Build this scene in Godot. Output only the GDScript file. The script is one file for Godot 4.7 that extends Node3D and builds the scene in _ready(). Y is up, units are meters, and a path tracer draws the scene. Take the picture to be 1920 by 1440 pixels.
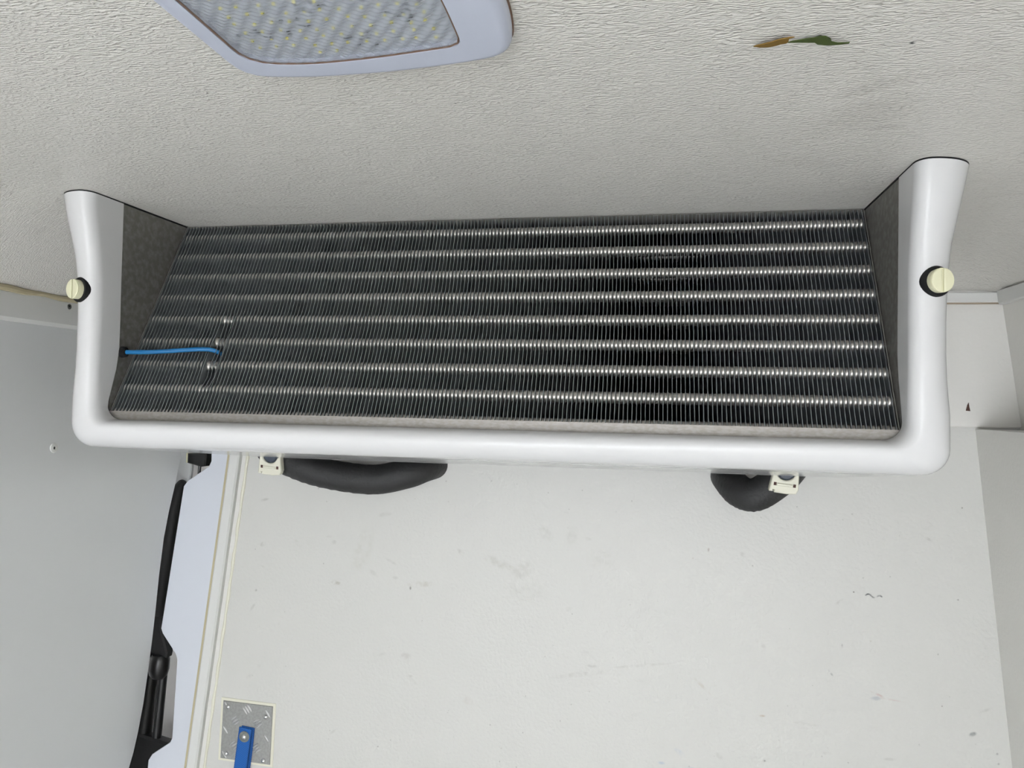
extends Node3D
# The load space of a small refrigerated van, looking from the rear doors towards the front
# bulkhead.  Floor at y = 0, ceiling at y = 1.75, bulkhead at z = -1.3, rear doorway at z = 2.2.

var used := {}
var M := {}
var rng := RandomNumberGenerator.new()


func _ready() -> void:
	rng.seed = 71
	var cam := Camera3D.new()
	cam.name = "camera"
	cam.position = Vector3(0, 1.515, 0)
	cam.rotation = Vector3(deg_to_rad(1.3447), deg_to_rad(9.9852), deg_to_rad(1.1327))
	cam.fov = 53.77
	cam.near = 0.02
	add_child(cam)
	cam.current = true

	var env := Environment.new()
	var sky := Sky.new()
	var sm := ProceduralSkyMaterial.new()
	sm.sky_top_color = Color(0.925, 0.935, 0.955)      # an overcast sky, brighter overhead than near the horizon
	sm.sky_horizon_color = Color(0.635, 0.645, 0.66)
	sm.sky_curve = 0.35
	sm.ground_horizon_color = Color(0.6, 0.6, 0.58)
	sm.ground_bottom_color = Color(0.45, 0.45, 0.44)
	sm.sky_energy_multiplier = 6.0
	sm.ground_energy_multiplier = 1.5
	sky.sky_material = sm
	env.background_mode = Environment.BG_SKY
	env.sky = sky
	env.tonemap_mode = Environment.TONE_MAPPER_LINEAR
	env.tonemap_exposure = 0.40
	env.sdfgi_enabled = true
	env.ssao_enabled = true
	env.ssil_enabled = true
	var we := WorldEnvironment.new()
	we.name = "world_environment"
	we.environment = env
	add_child(we)

	make_materials()
	build_shell()
	build_door_edge()
	build_evaporator()
	build_lamp()
	build_hoses()
	build_strap()
	build_small_things()


# ------------------------------------------------------------------ naming

func numbered(called: String) -> String:
	if not used.has(called):
		used[called] = 0
		return called
	used[called] += 1
	return "%s_%03d" % [called, used[called]]


func thing(called: String, label: String, category: String, at := Vector3.ZERO, group := "") -> Node3D:
	var o := Node3D.new()
	o.name = numbered(called)
	o.position = at
	add_child(o, true)
	tag(o, label, category, group)
	return o


func tag(o: Node, label: String, category: String, group := "", kind := "") -> void:
	o.set_meta("label", label)
	o.set_meta("category", category)
	if group:
		o.set_meta("group", group)
	if kind:
		o.set_meta("kind", kind)


func part(called: String, mesh: Mesh, mat: Material, parent: Node, at := Vector3.ZERO, turn := Vector3.ZERO) -> MeshInstance3D:
	var o := MeshInstance3D.new()
	o.name = numbered(called) if parent == self else called
	o.mesh = mesh
	o.material_override = mat
	o.position = at
	o.rotation = turn
	parent.add_child(o, true)
	return o


func struct(called: String, mesh: Mesh, mat: Material, label: String, category: String) -> MeshInstance3D:
	var o := part(called, mesh, mat, self)
	o.name = called
	tag(o, label, category, "", "structure")
	return o


# ------------------------------------------------------------------ shapes
# Every builder returns a closed list of triangles, wound clockwise seen from outside.

func oriented(v: PackedVector3Array) -> PackedVector3Array:
	var c := Vector3.ZERO
	for p in v:
		c += p
	c /= maxf(1.0, v.size())
	var vol := 0.0
	for i in range(0, v.size(), 3):
		vol += (v[i] - c).dot((v[i + 1] - c).cross(v[i + 2] - c))
	if vol > 0.0:
		for i in range(0, v.size(), 3):
			var t := v[i + 1]
			v[i + 1] = v[i + 2]
			v[i + 2] = t
	return v


func quad(v: PackedVector3Array, a: Vector3, b: Vector3, c: Vector3, d: Vector3) -> void:
	v.append(a)
	v.append(b)
	v.append(c)
	v.append(a)
	v.append(c)
	v.append(d)


func finish(v: PackedVector3Array, crease := 40.0, uv = null) -> ArrayMesh:
	var fn := PackedVector3Array()
	var near := {}
	for i in range(0, v.size(), 3):
		var n := (v[i + 2] - v[i]).cross(v[i + 1] - v[i])
		fn.append(n)
		for k in 3:
			var key := Vector3i((v[i + k] * 50000.0).round())
			if near.has(key):
				near[key].append(i / 3)
			else:
				near[key] = [i / 3]
	var least := cos(deg_to_rad(crease))
	var verts := PackedVector3Array()
	var norms := PackedVector3Array()
	var uvs := PackedVector2Array()
	for i in range(0, v.size(), 3):
		var own := fn[i / 3]
		if own.length_squared() < 1e-22:
			continue
		own = own.normalized()
		for k in 3:
			var sum := Vector3.ZERO
			for j in near[Vector3i((v[i + k] * 50000.0).round())]:
				var q := fn[j]
				if q.length_squared() > 1e-22 and q.normalized().dot(own) > least:
					sum += q
			verts.append(v[i + k])
			norms.append(sum.normalized() if sum.length_squared() > 0.0 else own)
			if uv != null:
				uvs.append(uv.call(v[i + k]))
	var a := []
	a.resize(Mesh.ARRAY_MAX)
	a[Mesh.ARRAY_VERTEX] = verts
	a[Mesh.ARRAY_NORMAL] = norms
	if uv != null:
		a[Mesh.ARRAY_TEX_UV] = uvs
		a[Mesh.ARRAY_TEX_UV2] = uvs
	var m := ArrayMesh.new()
	m.add_surface_from_arrays(Mesh.PRIMITIVE_TRIANGLES, a)
	return m


func moved(v: PackedVector3Array, t: Transform3D) -> PackedVector3Array:
	var out := PackedVector3Array()
	for p in v:
		out.append(t * p)
	return out


# rows of points joined into a skin; ring: each row closes on itself; caps: fans at the two ends
func loft(rows: Array, ring := true, caps := true) -> PackedVector3Array:
	var v := PackedVector3Array()
	for r in rows.size() - 1:
		var a: PackedVector3Array = rows[r]
		var b: PackedVector3Array = rows[r + 1]
		var n := a.size()
		for i in (n if ring else n - 1):
			var j := (i + 1) % n
			quad(v, a[i], a[j], b[j], b[i])
	if caps and ring:
		for e in 2:
			var row: PackedVector3Array = rows[0] if e == 0 else rows[rows.size() - 1]
			var c := Vector3.ZERO
			for p in row:
				c += p
			c /= row.size()
			for i in row.size():
				var j := (i + 1) % row.size()
				if e == 0:
					v.append_array(PackedVector3Array([c, row[j], row[i]]))
				else:
					v.append_array(PackedVector3Array([c, row[i], row[j]]))
	return oriented(v)


func inset(poly: PackedVector2Array, by: float) -> PackedVector2Array:
	var out := PackedVector2Array()
	var n := poly.size()
	for i in n:
		var e0 := (poly[i] - poly[(i + n - 1) % n]).normalized()
		var e1 := (poly[(i + 1) % n] - poly[i]).normalized()
		var n0 := Vector2(-e0.y, e0.x)
		var n1 := Vector2(-e1.y, e1.x)
		var m := (n0 + n1)
		m = m / maxf(0.35, m.length_squared() * 0.5)
		out.append(poly[i] + m * by)
	return out


# a polygon in x and y pushed along z from z0 (back) to z1 (front), its edges chamfered
func prism(poly_in: PackedVector2Array, z0: float, z1: float, bevel := 0.0) -> PackedVector3Array:
	var poly := poly_in.duplicate()
	if Geometry2D.is_polygon_clockwise(poly):
		poly.reverse()
	# inset() moves a counter-clockwise polygon inwards
	var rings := []
	if bevel > 0.0:
		rings = [[inset(poly, bevel), z0], [poly, z0 + bevel], [poly, z1 - bevel], [inset(poly, bevel), z1]]
	else:
		rings = [[poly, z0], [poly, z1]]
	var v := PackedVector3Array()
	var n := poly.size()
	for r in rings.size() - 1:
		var a: PackedVector2Array = rings[r][0]
		var b: PackedVector2Array = rings[r + 1][0]
		for i in n:
			var j := (i + 1) % n
			quad(v, Vector3(a[i].x, a[i].y, rings[r][1]), Vector3(a[j].x, a[j].y, rings[r][1]), Vector3(b[j].x, b[j].y, rings[r + 1][1]), Vector3(b[i].x, b[i].y, rings[r + 1][1]))
	var cap: PackedVector2Array = rings[0][0]
	var t := Geometry2D.triangulate_polygon(cap)
	for k in range(0, t.size(), 3):
		var a2 := cap[t[k]]
		var b2 := cap[t[k + 1]]
		var c2 := cap[t[k + 2]]
		if (b2 - a2).cross(c2 - a2) < 0.0:
			var s := b2
			b2 = c2
			c2 = s
		var zl: float = rings[0][1]
		var zh: float = rings[rings.size() - 1][1]
		v.append_array(PackedVector3Array([Vector3(a2.x, a2.y, zh), Vector3(b2.x, b2.y, zh), Vector3(c2.x, c2.y, zh)]))
		v.append_array(PackedVector3Array([Vector3(a2.x, a2.y, zl), Vector3(c2.x, c2.y, zl), Vector3(b2.x, b2.y, zl)]))
	return oriented(v)


func rect(x0: float, y0: float, x1: float, y1: float) -> PackedVector2Array:
	return PackedVector2Array([Vector2(x0, y0), Vector2(x1, y0), Vector2(x1, y1), Vector2(x0, y1)])


func box(lo: Vector3, hi: Vector3, bevel := 0.0) -> PackedVector3Array:
	return prism(rect(lo.x, lo.y, hi.x, hi.y), lo.z, hi.z, bevel)


# round corners into a polygon
func rounded(poly: PackedVector2Array, radii: Array, steps := 6) -> PackedVector2Array:
	var out := PackedVector2Array()
	var n := poly.size()
	for i in n:
		var r: float = radii[i]
		var p := poly[i]
		if r <= 0.0:
			out.append(p)
			continue
		var a := p + (poly[(i + n - 1) % n] - p).normalized() * r
		var b := p + (poly[(i + 1) % n] - p).normalized() * r
		for k in steps + 1:
			var t := float(k) / steps
			out.append(a.lerp(p, t).lerp(p.lerp(b, t), t))
	return out


# profile of (radius, height) points turned about the y axis
func lathe(profile: Array, sides := 24) -> PackedVector3Array:
	var rows := []
	for p in profile:
		var row := PackedVector3Array()
		for k in sides:
			var a := TAU * k / sides
			row.append(Vector3(cos(a) * p.x, p.y, sin(a) * p.x))
		rows.append(row)
	return loft(rows)


func smooth_path(points: Array, steps := 8) -> PackedVector3Array:
	var out := PackedVector3Array()
	var n := points.size()
	for i in n - 1:
		var p0: Vector3 = points[maxi(0, i - 1)]
		var p3: Vector3 = points[mini(n - 1, i + 2)]
		for k in steps:
			out.append((points[i] as Vector3).cubic_interpolate(points[i + 1], p0, p3, float(k) / steps))
	out.append(points[n - 1])
	return out


# radius is a number, or a function of (share of the length, angle)
func tube(path: PackedVector3Array, radius, sides := 14) -> PackedVector3Array:
	var rows := []
	var n := path.size()
	var up := Vector3(0.13, 0.9, 0.41).normalized()
	for i in n:
		var d := (path[mini(i + 1, n - 1)] - path[maxi(i - 1, 0)]).normalized()
		up = (up - d * up.dot(d)).normalized()
		var side := d.cross(up)
		var row := PackedVector3Array()
		for k in sides:
			var a := TAU * k / sides
			var r: float = radius.call(float(i) / (n - 1), a) if radius is Callable else radius
			row.append(path[i] + (up * cos(a) + side * sin(a)) * r)
		rows.append(row)
	return loft(rows)


# ------------------------------------------------------------------ materials

func mat(called: String, color: Color, rough := 0.6, metal := 0.0) -> StandardMaterial3D:
	var m := StandardMaterial3D.new()
	m.resource_name = called
	m.albedo_color = color
	m.roughness = rough
	m.metallic = metal
	M[called] = m
	return m


func noise_tex(freq: float, kind: int, size := 512, fractal := FastNoiseLite.FRACTAL_FBM, octaves := 3, warp := 0.0, ramp: Gradient = null, sd := 1) -> NoiseTexture2D:
	var n := FastNoiseLite.new()
	n.seed = sd
	n.noise_type = kind as FastNoiseLite.NoiseType
	n.frequency = freq
	n.fractal_type = fractal
	n.fractal_octaves = octaves
	if warp > 0.0:
		n.domain_warp_enabled = true
		n.domain_warp_amplitude = warp
		n.domain_warp_frequency = freq * 0.35
	var t := NoiseTexture2D.new()
	t.width = size
	t.height = size
	t.seamless = true
	t.noise = n
	t.color_ramp = ramp
	return t


func ramp(a: Color, b: Color, lo := 0.0, hi := 1.0) -> Gradient:
	var g := Gradient.new()
	g.offsets = PackedFloat32Array([lo, hi])
	g.colors = PackedColorArray([a, b])
	return g


func relief(m: StandardMaterial3D, t: Texture2D, cm: float, scale: Vector3) -> void:
	m.heightmap_enabled = true
	m.heightmap_texture = t
	m.heightmap_scale = cm
	m.uv1_triplanar = true
	m.uv1_world_triplanar = true
	m.uv1_scale = scale


func make_materials() -> void:
	var grain := noise_tex(0.045, FastNoiseLite.TYPE_SIMPLEX_SMOOTH, 1024, FastNoiseLite.FRACTAL_RIDGED, 2, 26.0)
	var peel := noise_tex(0.06, FastNoiseLite.TYPE_SIMPLEX_SMOOTH, 512, FastNoiseLite.FRACTAL_FBM, 2, 0.0)
	# wrinkled white gel-coat of the ceiling lining
	var c := mat("ceiling_lining", Color(0.905, 0.893, 0.866), 0.42)
	relief(c, grain, 0.17, Vector3(1.8, 5.2, 5.2))
	c.detail_enabled = true
	c.detail_uv_layer = BaseMaterial3D.DETAIL_UV_2
	c.detail_albedo = ceiling_marks()
	# the bulkhead and the side lining: the same board with a finer skin
	var b := mat("bulkhead_board", Color(0.83, 0.827, 0.806), 0.45)
	relief(b, peel, 0.035, Vector3(4.0, 4.0, 4.0))
	b.detail_enabled = true
	b.detail_uv_layer = BaseMaterial3D.DETAIL_UV_2
	b.detail_albedo = bulkhead_marks()
	var w := mat("side_lining", Color(0.93, 0.923, 0.90), 0.5)
	relief(w, peel, 0.03, Vector3(4.0, 4.0, 4.0))
	mat("door_lining", Color(0.892, 0.898, 0.896), 0.5)
	mat("recess_paint", Color(0.95, 0.94, 0.93), 0.5)
	mat("trim_white", Color(0.88, 0.88, 0.865), 0.45)
	mat("sealant", Color(0.72, 0.68, 0.56), 0.6)
	mat("brown_sealant", Color(0.64, 0.58, 0.50), 0.7)
	mat("body_paint", Color(0.86, 0.875, 0.905), 0.25)
	mat("van_floor", Color(0.80, 0.80, 0.79), 0.6)
	mat("yard_wall", Color(0.80, 0.80, 0.80), 0.9)
	var g := mat("yard", Color(0.70, 0.70, 0.70), 0.9)
	g.albedo_texture = noise_tex(0.02, FastNoiseLite.TYPE_SIMPLEX, 256, FastNoiseLite.FRACTAL_FBM, 4, 0.0, ramp(Color(0.8, 0.8, 0.8), Color.WHITE))
	g.uv1_triplanar = true
	g.uv1_world_triplanar = true
	mat("rubber", Color(0.07, 0.07, 0.075), 0.55)
	mat("black_plastic", Color(0.055, 0.055, 0.06), 0.35)
	mat("foam_black", Color(0.03, 0.03, 0.035), 0.9)
	mat("shroud", Color(0.05, 0.05, 0.05), 0.8)
	var h := mat("housing_white", Color(0.872, 0.87, 0.868), 0.13)
	h.metallic_specular = 0.42
	mat("aluminium_fin", Color(0.60, 0.62, 0.625), 0.42, 0.75)
	mat("aluminium_tube", Color(0.70, 0.685, 0.66), 0.36, 0.8)
	var z := mat("galvanised", Color(0.60, 0.595, 0.575), 0.5, 0.6)
	z.albedo_texture = noise_tex(0.03, FastNoiseLite.TYPE_SIMPLEX, 512, FastNoiseLite.FRACTAL_FBM, 5, 8.0, ramp(Color(0.86, 0.855, 0.84), Color(1, 1, 1), 0.3, 0.9))
	z.uv1_triplanar = true
	z.uv1_world_triplanar = true
	z.uv1_scale = Vector3(5, 5, 5)
	var p := mat("pan_metal", Color(0.59, 0.575, 0.555), 0.5, 0.6)
	p.albedo_texture = noise_tex(0.05, FastNoiseLite.TYPE_SIMPLEX, 512, FastNoiseLite.FRACTAL_FBM, 4, 10.0, ramp(Color(0.93, 0.925, 0.915), Color.WHITE, 0.3, 0.7))
	p.uv1_triplanar = true
	p.uv1_world_triplanar = true
	p.uv1_scale = Vector3(4, 9, 9)
	mat("cream_plastic", Color(0.90, 0.89, 0.76), 0.45)
	mat("cream_pale", Color(0.90, 0.89, 0.82), 0.45)
	mat("blue_cable", Color(0.08, 0.42, 0.64), 0.4)
	mat("lamp_plastic", Color(0.80, 0.82, 0.88), 0.35)
	mat("lamp_board", Color(0.72, 0.74, 0.78), 0.5)
	var l := mat("lamp_lens", Color(0.80, 0.82, 0.85, 0.40), 0.27)
	l.transparency = BaseMaterial3D.TRANSPARENCY_ALPHA
	mat("led_yellow", Color(0.95, 0.90, 0.30), 0.4)
	mat("resistor", Color(0.07, 0.09, 0.16), 0.5)
	mat("grime", Color(0.46, 0.36, 0.30), 0.8)
	var r := mat("hose_foam", Color(0.145, 0.145, 0.148), 0.6)
	relief(r, noise_tex(0.05, FastNoiseLite.TYPE_SIMPLEX, 256, FastNoiseLite.FRACTAL_FBM, 4), 0.08, Vector3(9, 9, 9))
	mat("clip_tube", Color(0.25, 0.275, 0.32), 0.12)
	var k := mat("tread_plate", Color(0.66, 0.66, 0.65), 0.42, 0.85)
	k.albedo_texture = noise_tex(0.04, FastNoiseLite.TYPE_SIMPLEX, 256, FastNoiseLite.FRACTAL_FBM, 4, 6.0, ramp(Color(0.95, 0.95, 0.945), Color.WHITE, 0.3, 0.7))
	k.uv1_triplanar = true
	k.uv1_world_triplanar = true
	k.uv1_scale = Vector3(14, 14, 14)
	mat("worn_tread", Color(0.86, 0.86, 0.86), 0.3, 0.85)
	mat("bright_steel", Color(0.82, 0.82, 0.82), 0.22, 1.0)
	mat("dull_steel", Color(0.55, 0.56, 0.54), 0.4, 0.9)
	var s := mat("blue_webbing", Color(0.05, 0.40, 0.74), 0.7)
	s.albedo_texture = webbing()
	mat("leaf_green", Color(0.22, 0.28, 0.06), 0.6)
	mat("leaf_brown", Color(0.47, 0.36, 0.12), 0.65)
	mat("crumb", Color(0.30, 0.20, 0.17), 0.8)


func webbing() -> ImageTexture:
	var im := Image.create(64, 64, false, Image.FORMAT_RGB8)
	for y in 64:
		for x in 64:
			var t := 0.86 + 0.14 * sin(TAU * (x * 6.0 / 64.0)) * sin(TAU * (y * 8.0 / 64.0))
			if x < 6 or x > 57:
				t *= 0.85
			im.set_pixel(x, y, Color(t, t, t))
	return ImageTexture.create_from_image(im)


# a soft-edged blot or stroke of dirt, laid into a picture of the marks on a surface
func blot(im: Image, px: float, py: float, rx: float, ry: float, turn: float, col: Color, strength: float, n: FastNoiseLite) -> void:
	var r := int(ceil(maxf(rx, ry))) + 1
	for y in range(maxi(0, int(py) - r), mini(im.get_height(), int(py) + r + 1)):
		for x in range(maxi(0, int(px) - r), mini(im.get_width(), int(px) + r + 1)):
			var d := Vector2(x - px, y - py).rotated(-turn)
			var q := 1.0 - Vector2(d.x / rx, d.y / ry).length()
			if q <= 0.0:
				continue
			var a := strength * clampf(q * 2.0, 0.0, 1.0) * clampf(0.55 + n.get_noise_2d(x * 3.0, y * 3.0) * 1.1, 0.0, 1.0)
			var old := im.get_pixel(x, y)
			if a > old.a:
				im.set_pixel(x, y, Color(col.r, col.g, col.b, a))


func marks_noise(f: float) -> FastNoiseLite:
	var n := FastNoiseLite.new()
	n.seed = 5
	n.frequency = f
	n.fractal_octaves = 4
	return n


const BX := 1.5      # the bulkhead picture spans x from -0.9 to 0.6, y from 1.75 down to 0.75
const BY := 1.0


func bulkhead_marks() -> ImageTexture:
	var im := Image.create(1536, 1024, false, Image.FORMAT_RGBA8)
	im.fill(Color(0.5, 0.47, 0.4, 0.0))
	var n := marks_noise(0.02)
	var at := func(x: float, y: float) -> Vector2: return Vector2((x + 0.9) / BX * 1536.0, (1.75 - y) / BY * 1024.0)
	# [x, y, half width, half height (metres), turn, red, green, blue, strength]
	var list := [
		[-0.495, 1.245, 0.020, 0.05, 0.3, 0.62, 0.60, 0.50, 0.30],
		[-0.245, 1.235, 0.035, 0.010, 0.3, 0.55, 0.53, 0.45, 0.45], [-0.205, 1.225, 0.03, 0.016, -0.5, 0.55, 0.54, 0.48, 0.42],
		[-0.165, 1.29, 0.018, 0.012, 0.9, 0.55, 0.55, 0.50, 0.35], [-0.12, 1.29, 0.012, 0.02, 0.2, 0.55, 0.55, 0.50, 0.30],
		[-0.07, 1.25, 0.03, 0.02, 0.2, 0.60, 0.59, 0.53, 0.25], [-0.20, 1.19, 0.05, 0.03, 0.0, 0.60, 0.60, 0.54, 0.22],
		[-0.545, 1.183, 0.010, 0.005, 0.1, 0.5, 0.45, 0.33, 0.6], [-0.385, 1.19, 0.03, 0.006, -0.1, 0.55, 0.50, 0.36, 0.5],
		[-0.405, 1.182, 0.002, 0.004, 0.0, 0.25, 0.2, 0.15, 0.9], [-0.41, 1.06, 0.012, 0.009, 0.3, 0.5, 0.42, 0.4, 0.5],
		[-0.10, 1.055, 0.06, 0.005, -0.18, 0.5, 0.47, 0.4, 0.42], [0.00, 1.078, 0.06, 0.003, -0.15, 0.5, 0.47, 0.4, 0.42],
		[-0.30, 0.995, 0.018, 0.008, 0.4, 0.66, 0.58, 0.52, 0.35],
		[0.107, 1.277, 0.0018, 0.0038, 0.0, 0.42, 0.22, 0.1, 1.0], [0.082, 1.262, 0.0018, 0.002, 0.0, 0.5, 0.35, 0.15, 1.0], [0.132, 1.277, 0.002, 0.002, 0.0, 0.45, 0.25, 0.12, 1.0],
		[0.30, 1.09, 0.007, 0.0022, 0.9, 0.30, 0.34, 0.36, 0.8], [0.37, 1.062, 0.012, 0.0022, 0.35, 0.65, 0.22, 0.2, 0.8],
		[0.39, 1.055, 0.03, 0.0016, 0.1, 0.7, 0.4, 0.38, 0.5], [0.368, 1.055, 0.010, 0.004, -0.1, 0.5, 0.55, 0.62, 0.5],
		[0.10, 1.052, 0.022, 0.003, 0.75, 0.62, 0.52, 0.38, 0.55], [0.195, 1.012, 0.006, 0.002, 0.0, 0.65, 0.5, 0.3, 0.7],
		[0.265, 1.005, 0.025, 0.003, 0.05, 0.55, 0.52, 0.45, 0.4], [0.51, 1.012, 0.007, 0.004, -0.5, 0.3, 0.33, 0.35, 0.7],
		[0.545, 0.985, 0.002, 0.002, 0.0, 0.2, 0.2, 0.2, 0.9], [0.547, 0.97, 0.002, 0.002, 0.0, 0.2, 0.2, 0.2, 0.9],
		[0.065, 0.94, 0.012, 0.005, 0.6, 0.5, 0.62, 0.78, 0.5], [0.085, 0.915, 0.014, 0.004, 0.2, 0.5, 0.62, 0.78, 0.5], [0.035, 0.92, 0.008, 0.003, 0.0, 0.5, 0.62, 0.78, 0.4],
		[0.20, 0.94, 0.002, 0.002, 0.0, 0.25, 0.25, 0.25, 0.9], [0.32, 0.93, 0.010, 0.0012, 0.15, 0.3, 0.3, 0.3, 0.7], [0.395, 0.945, 0.0015, 0.0015, 0.0, 0.25, 0.25, 0.25, 0.9],
		[-0.69, 1.205, 0.006, 0.0015, 0.4, 0.45, 0.42, 0.38, 0.6], [-0.70, 1.16, 0.003, 0.003, 0.0, 0.5, 0.5, 0.45, 0.6], [-0.62, 1.25, 0.012, 0.004, 0.9, 0.6, 0.58, 0.52, 0.4],
		[0.36, 1.145, 0.002, 0.0015, 0.0, 0.5, 0.4, 0.2, 0.9], [0.317, 1.135, 0.0015, 0.003, 0.0, 0.4, 0.4, 0.4, 0.7],
	]
	for q in list:
		var c: Vector2 = at.call(q[0], q[1])
		blot(im, c.x, c.y, q[2] * 1024.0, q[3] * 1024.0, q[4], Color(q[5], q[6], q[7]), q[8] * (0.4 if q[2] > 0.01 else 0.8), n)
	# the little black squiggle
	for k in 26:
		var t := k / 25.0
		var c2: Vector2 = at.call(0.352 + 0.024 * t, 1.2175 + 0.0022 * sin(t * 9.0) - 0.002 * t)
		blot(im, c2.x, c2.y, 1.5, 1.5, 0.0, Color(0.25, 0.26, 0.27), 1.0, n)
	for k in 150:
		blot(im, rng.randf_range(120, 1500), rng.randf_range(300, 1020), rng.randf_range(0.8, 1.7), rng.randf_range(0.8, 1.7), 0.0, Color(0.32, 0.30, 0.26), rng.randf_range(0.25, 0.8), n)
	for k in 40:
		blot(im, rng.randf_range(150, 1500), rng.randf_range(420, 1020), rng.randf_range(5, 16), rng.randf_range(2, 5), rng.randf_range(-1, 1), Color(0.55, 0.54, 0.50), rng.randf_range(0.1, 0.28), n)
	return ImageTexture.create_from_image(im)


const CX := 1.6      # the ceiling picture spans x from -1.0 to 0.6, z from -1.35 to -0.3
const CZ := 1.05


func ceiling_marks() -> ImageTexture:
	var im := Image.create(2048, 1344, false, Image.FORMAT_RGBA8)
	im.fill(Color(0.45, 0.43, 0.4, 0.0))
	var n := marks_noise(0.05)
	var at := func(x: float, z: float) -> Vector2: return Vector2((x + 1.0) / CX * 2048.0, (z + 1.35) / CZ * 1344.0)
	var list := [
		[0.165, -0.517, 0.0022, 0.0024, 0.5, 0.08, 0.07, 0.06, 1.6], [-0.42, -0.60, 0.0012, 0.0016, 0.0, 0.2, 0.2, 0.18, 1.3],
		[-0.47, -0.985, 0.0016, 0.003, 0.0, 0.2, 0.2, 0.2, 1.2], [-0.73, -0.95, 0.0016, 0.003, 0.0, 0.3, 0.3, 0.28, 1.2],
		[0.255, -0.78, 0.0025, 0.004, 0.2, 0.3, 0.25, 0.2, 1.0], [0.17, -0.64, 0.05, 0.035, 0.9, 0.60, 0.58, 0.54, 0.28],
		[0.16, -0.585, 0.035, 0.012, 0.7, 0.60, 0.58, 0.54, 0.28], [0.19, -0.67, 0.02, 0.008, 0.2, 0.5, 0.45, 0.42, 0.3],
		[0.03, -0.432, 0.0016, 0.002, 0.0, 0.2, 0.1, 0.1, 1.5], [0.019, -0.436, 0.001, 0.0015, 0.0, 0.2, 0.1, 0.1, 1.3],
		[0.36, -1.05, 0.03, 0.0016, 0.1, 0.3, 0.3, 0.3, 0.5],
	]
	for q in list:
		var c: Vector2 = at.call(q[0], q[1])
		blot(im, c.x, c.y, q[2] * 1280.0, q[3] * 1280.0, q[4], Color(q[5], q[6], q[7]), q[8], n)
	for k in 90:
		blot(im, rng.randf_range(300, 1900), rng.randf_range(300, 1250), rng.randf_range(0.7, 1.3), rng.randf_range(0.8, 1.8), 0.0, Color(0.22, 0.15, 0.13), rng.randf_range(0.4, 1.2), n)
	for k in 60:
		blot(im, rng.randf_range(200, 1950), rng.randf_range(200, 1250), rng.randf_range(12, 60), rng.randf_range(5, 20), rng.randf_range(-0.6, 0.6), Color(0.62, 0.58, 0.53), rng.randf_range(0.06, 0.2), n)
	return ImageTexture.create_from_image(im)


# ------------------------------------------------------------------ the van body

func ceiling_height(x: float, z: float) -> float:
	# flat in the middle, rounded down towards both sides and towards the bulkhead
	var drop := 0.0
	if x < -0.69:
		drop = 0.096 * pow((-0.69 - x) / 0.16, 2.0)
	if x > 0.38:
		drop = 0.05 * pow(minf(1.0, (x - 0.38) / 0.165), 2.0)
	if z < -1.08:
		drop = maxf(drop, 0.05 * pow(minf(1.0, (-1.08 - z) / 0.22), 2.0))
	return 1.75 - drop


const LEFT := [[1.66, -0.862], [1.60, -0.861], [1.52, -0.855], [1.45, -0.849], [1.40, -0.8475], [1.35, -0.857], [1.30, -0.868], [1.25, -0.877], [1.18, -0.8845], [1.11, -0.890], [1.067, -0.894], [1.01, -0.900], [0.94, -0.909], [0.89, -0.9175], [0.85, -0.926], [0.80, -0.940], [0.6, -0.975], [0.0, -1.05]]


func left_x(y: float) -> float:      # inner face of the left door lining, leaning outwards below
	for i in LEFT.size() - 1:
		if y >= LEFT[i + 1][0]:
			return lerpf(LEFT[i + 1][1], LEFT[i][1], clampf((y - LEFT[i + 1][0]) / (LEFT[i][0] - LEFT[i + 1][0]), 0.0, 1.0))
	return -1.05


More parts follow.
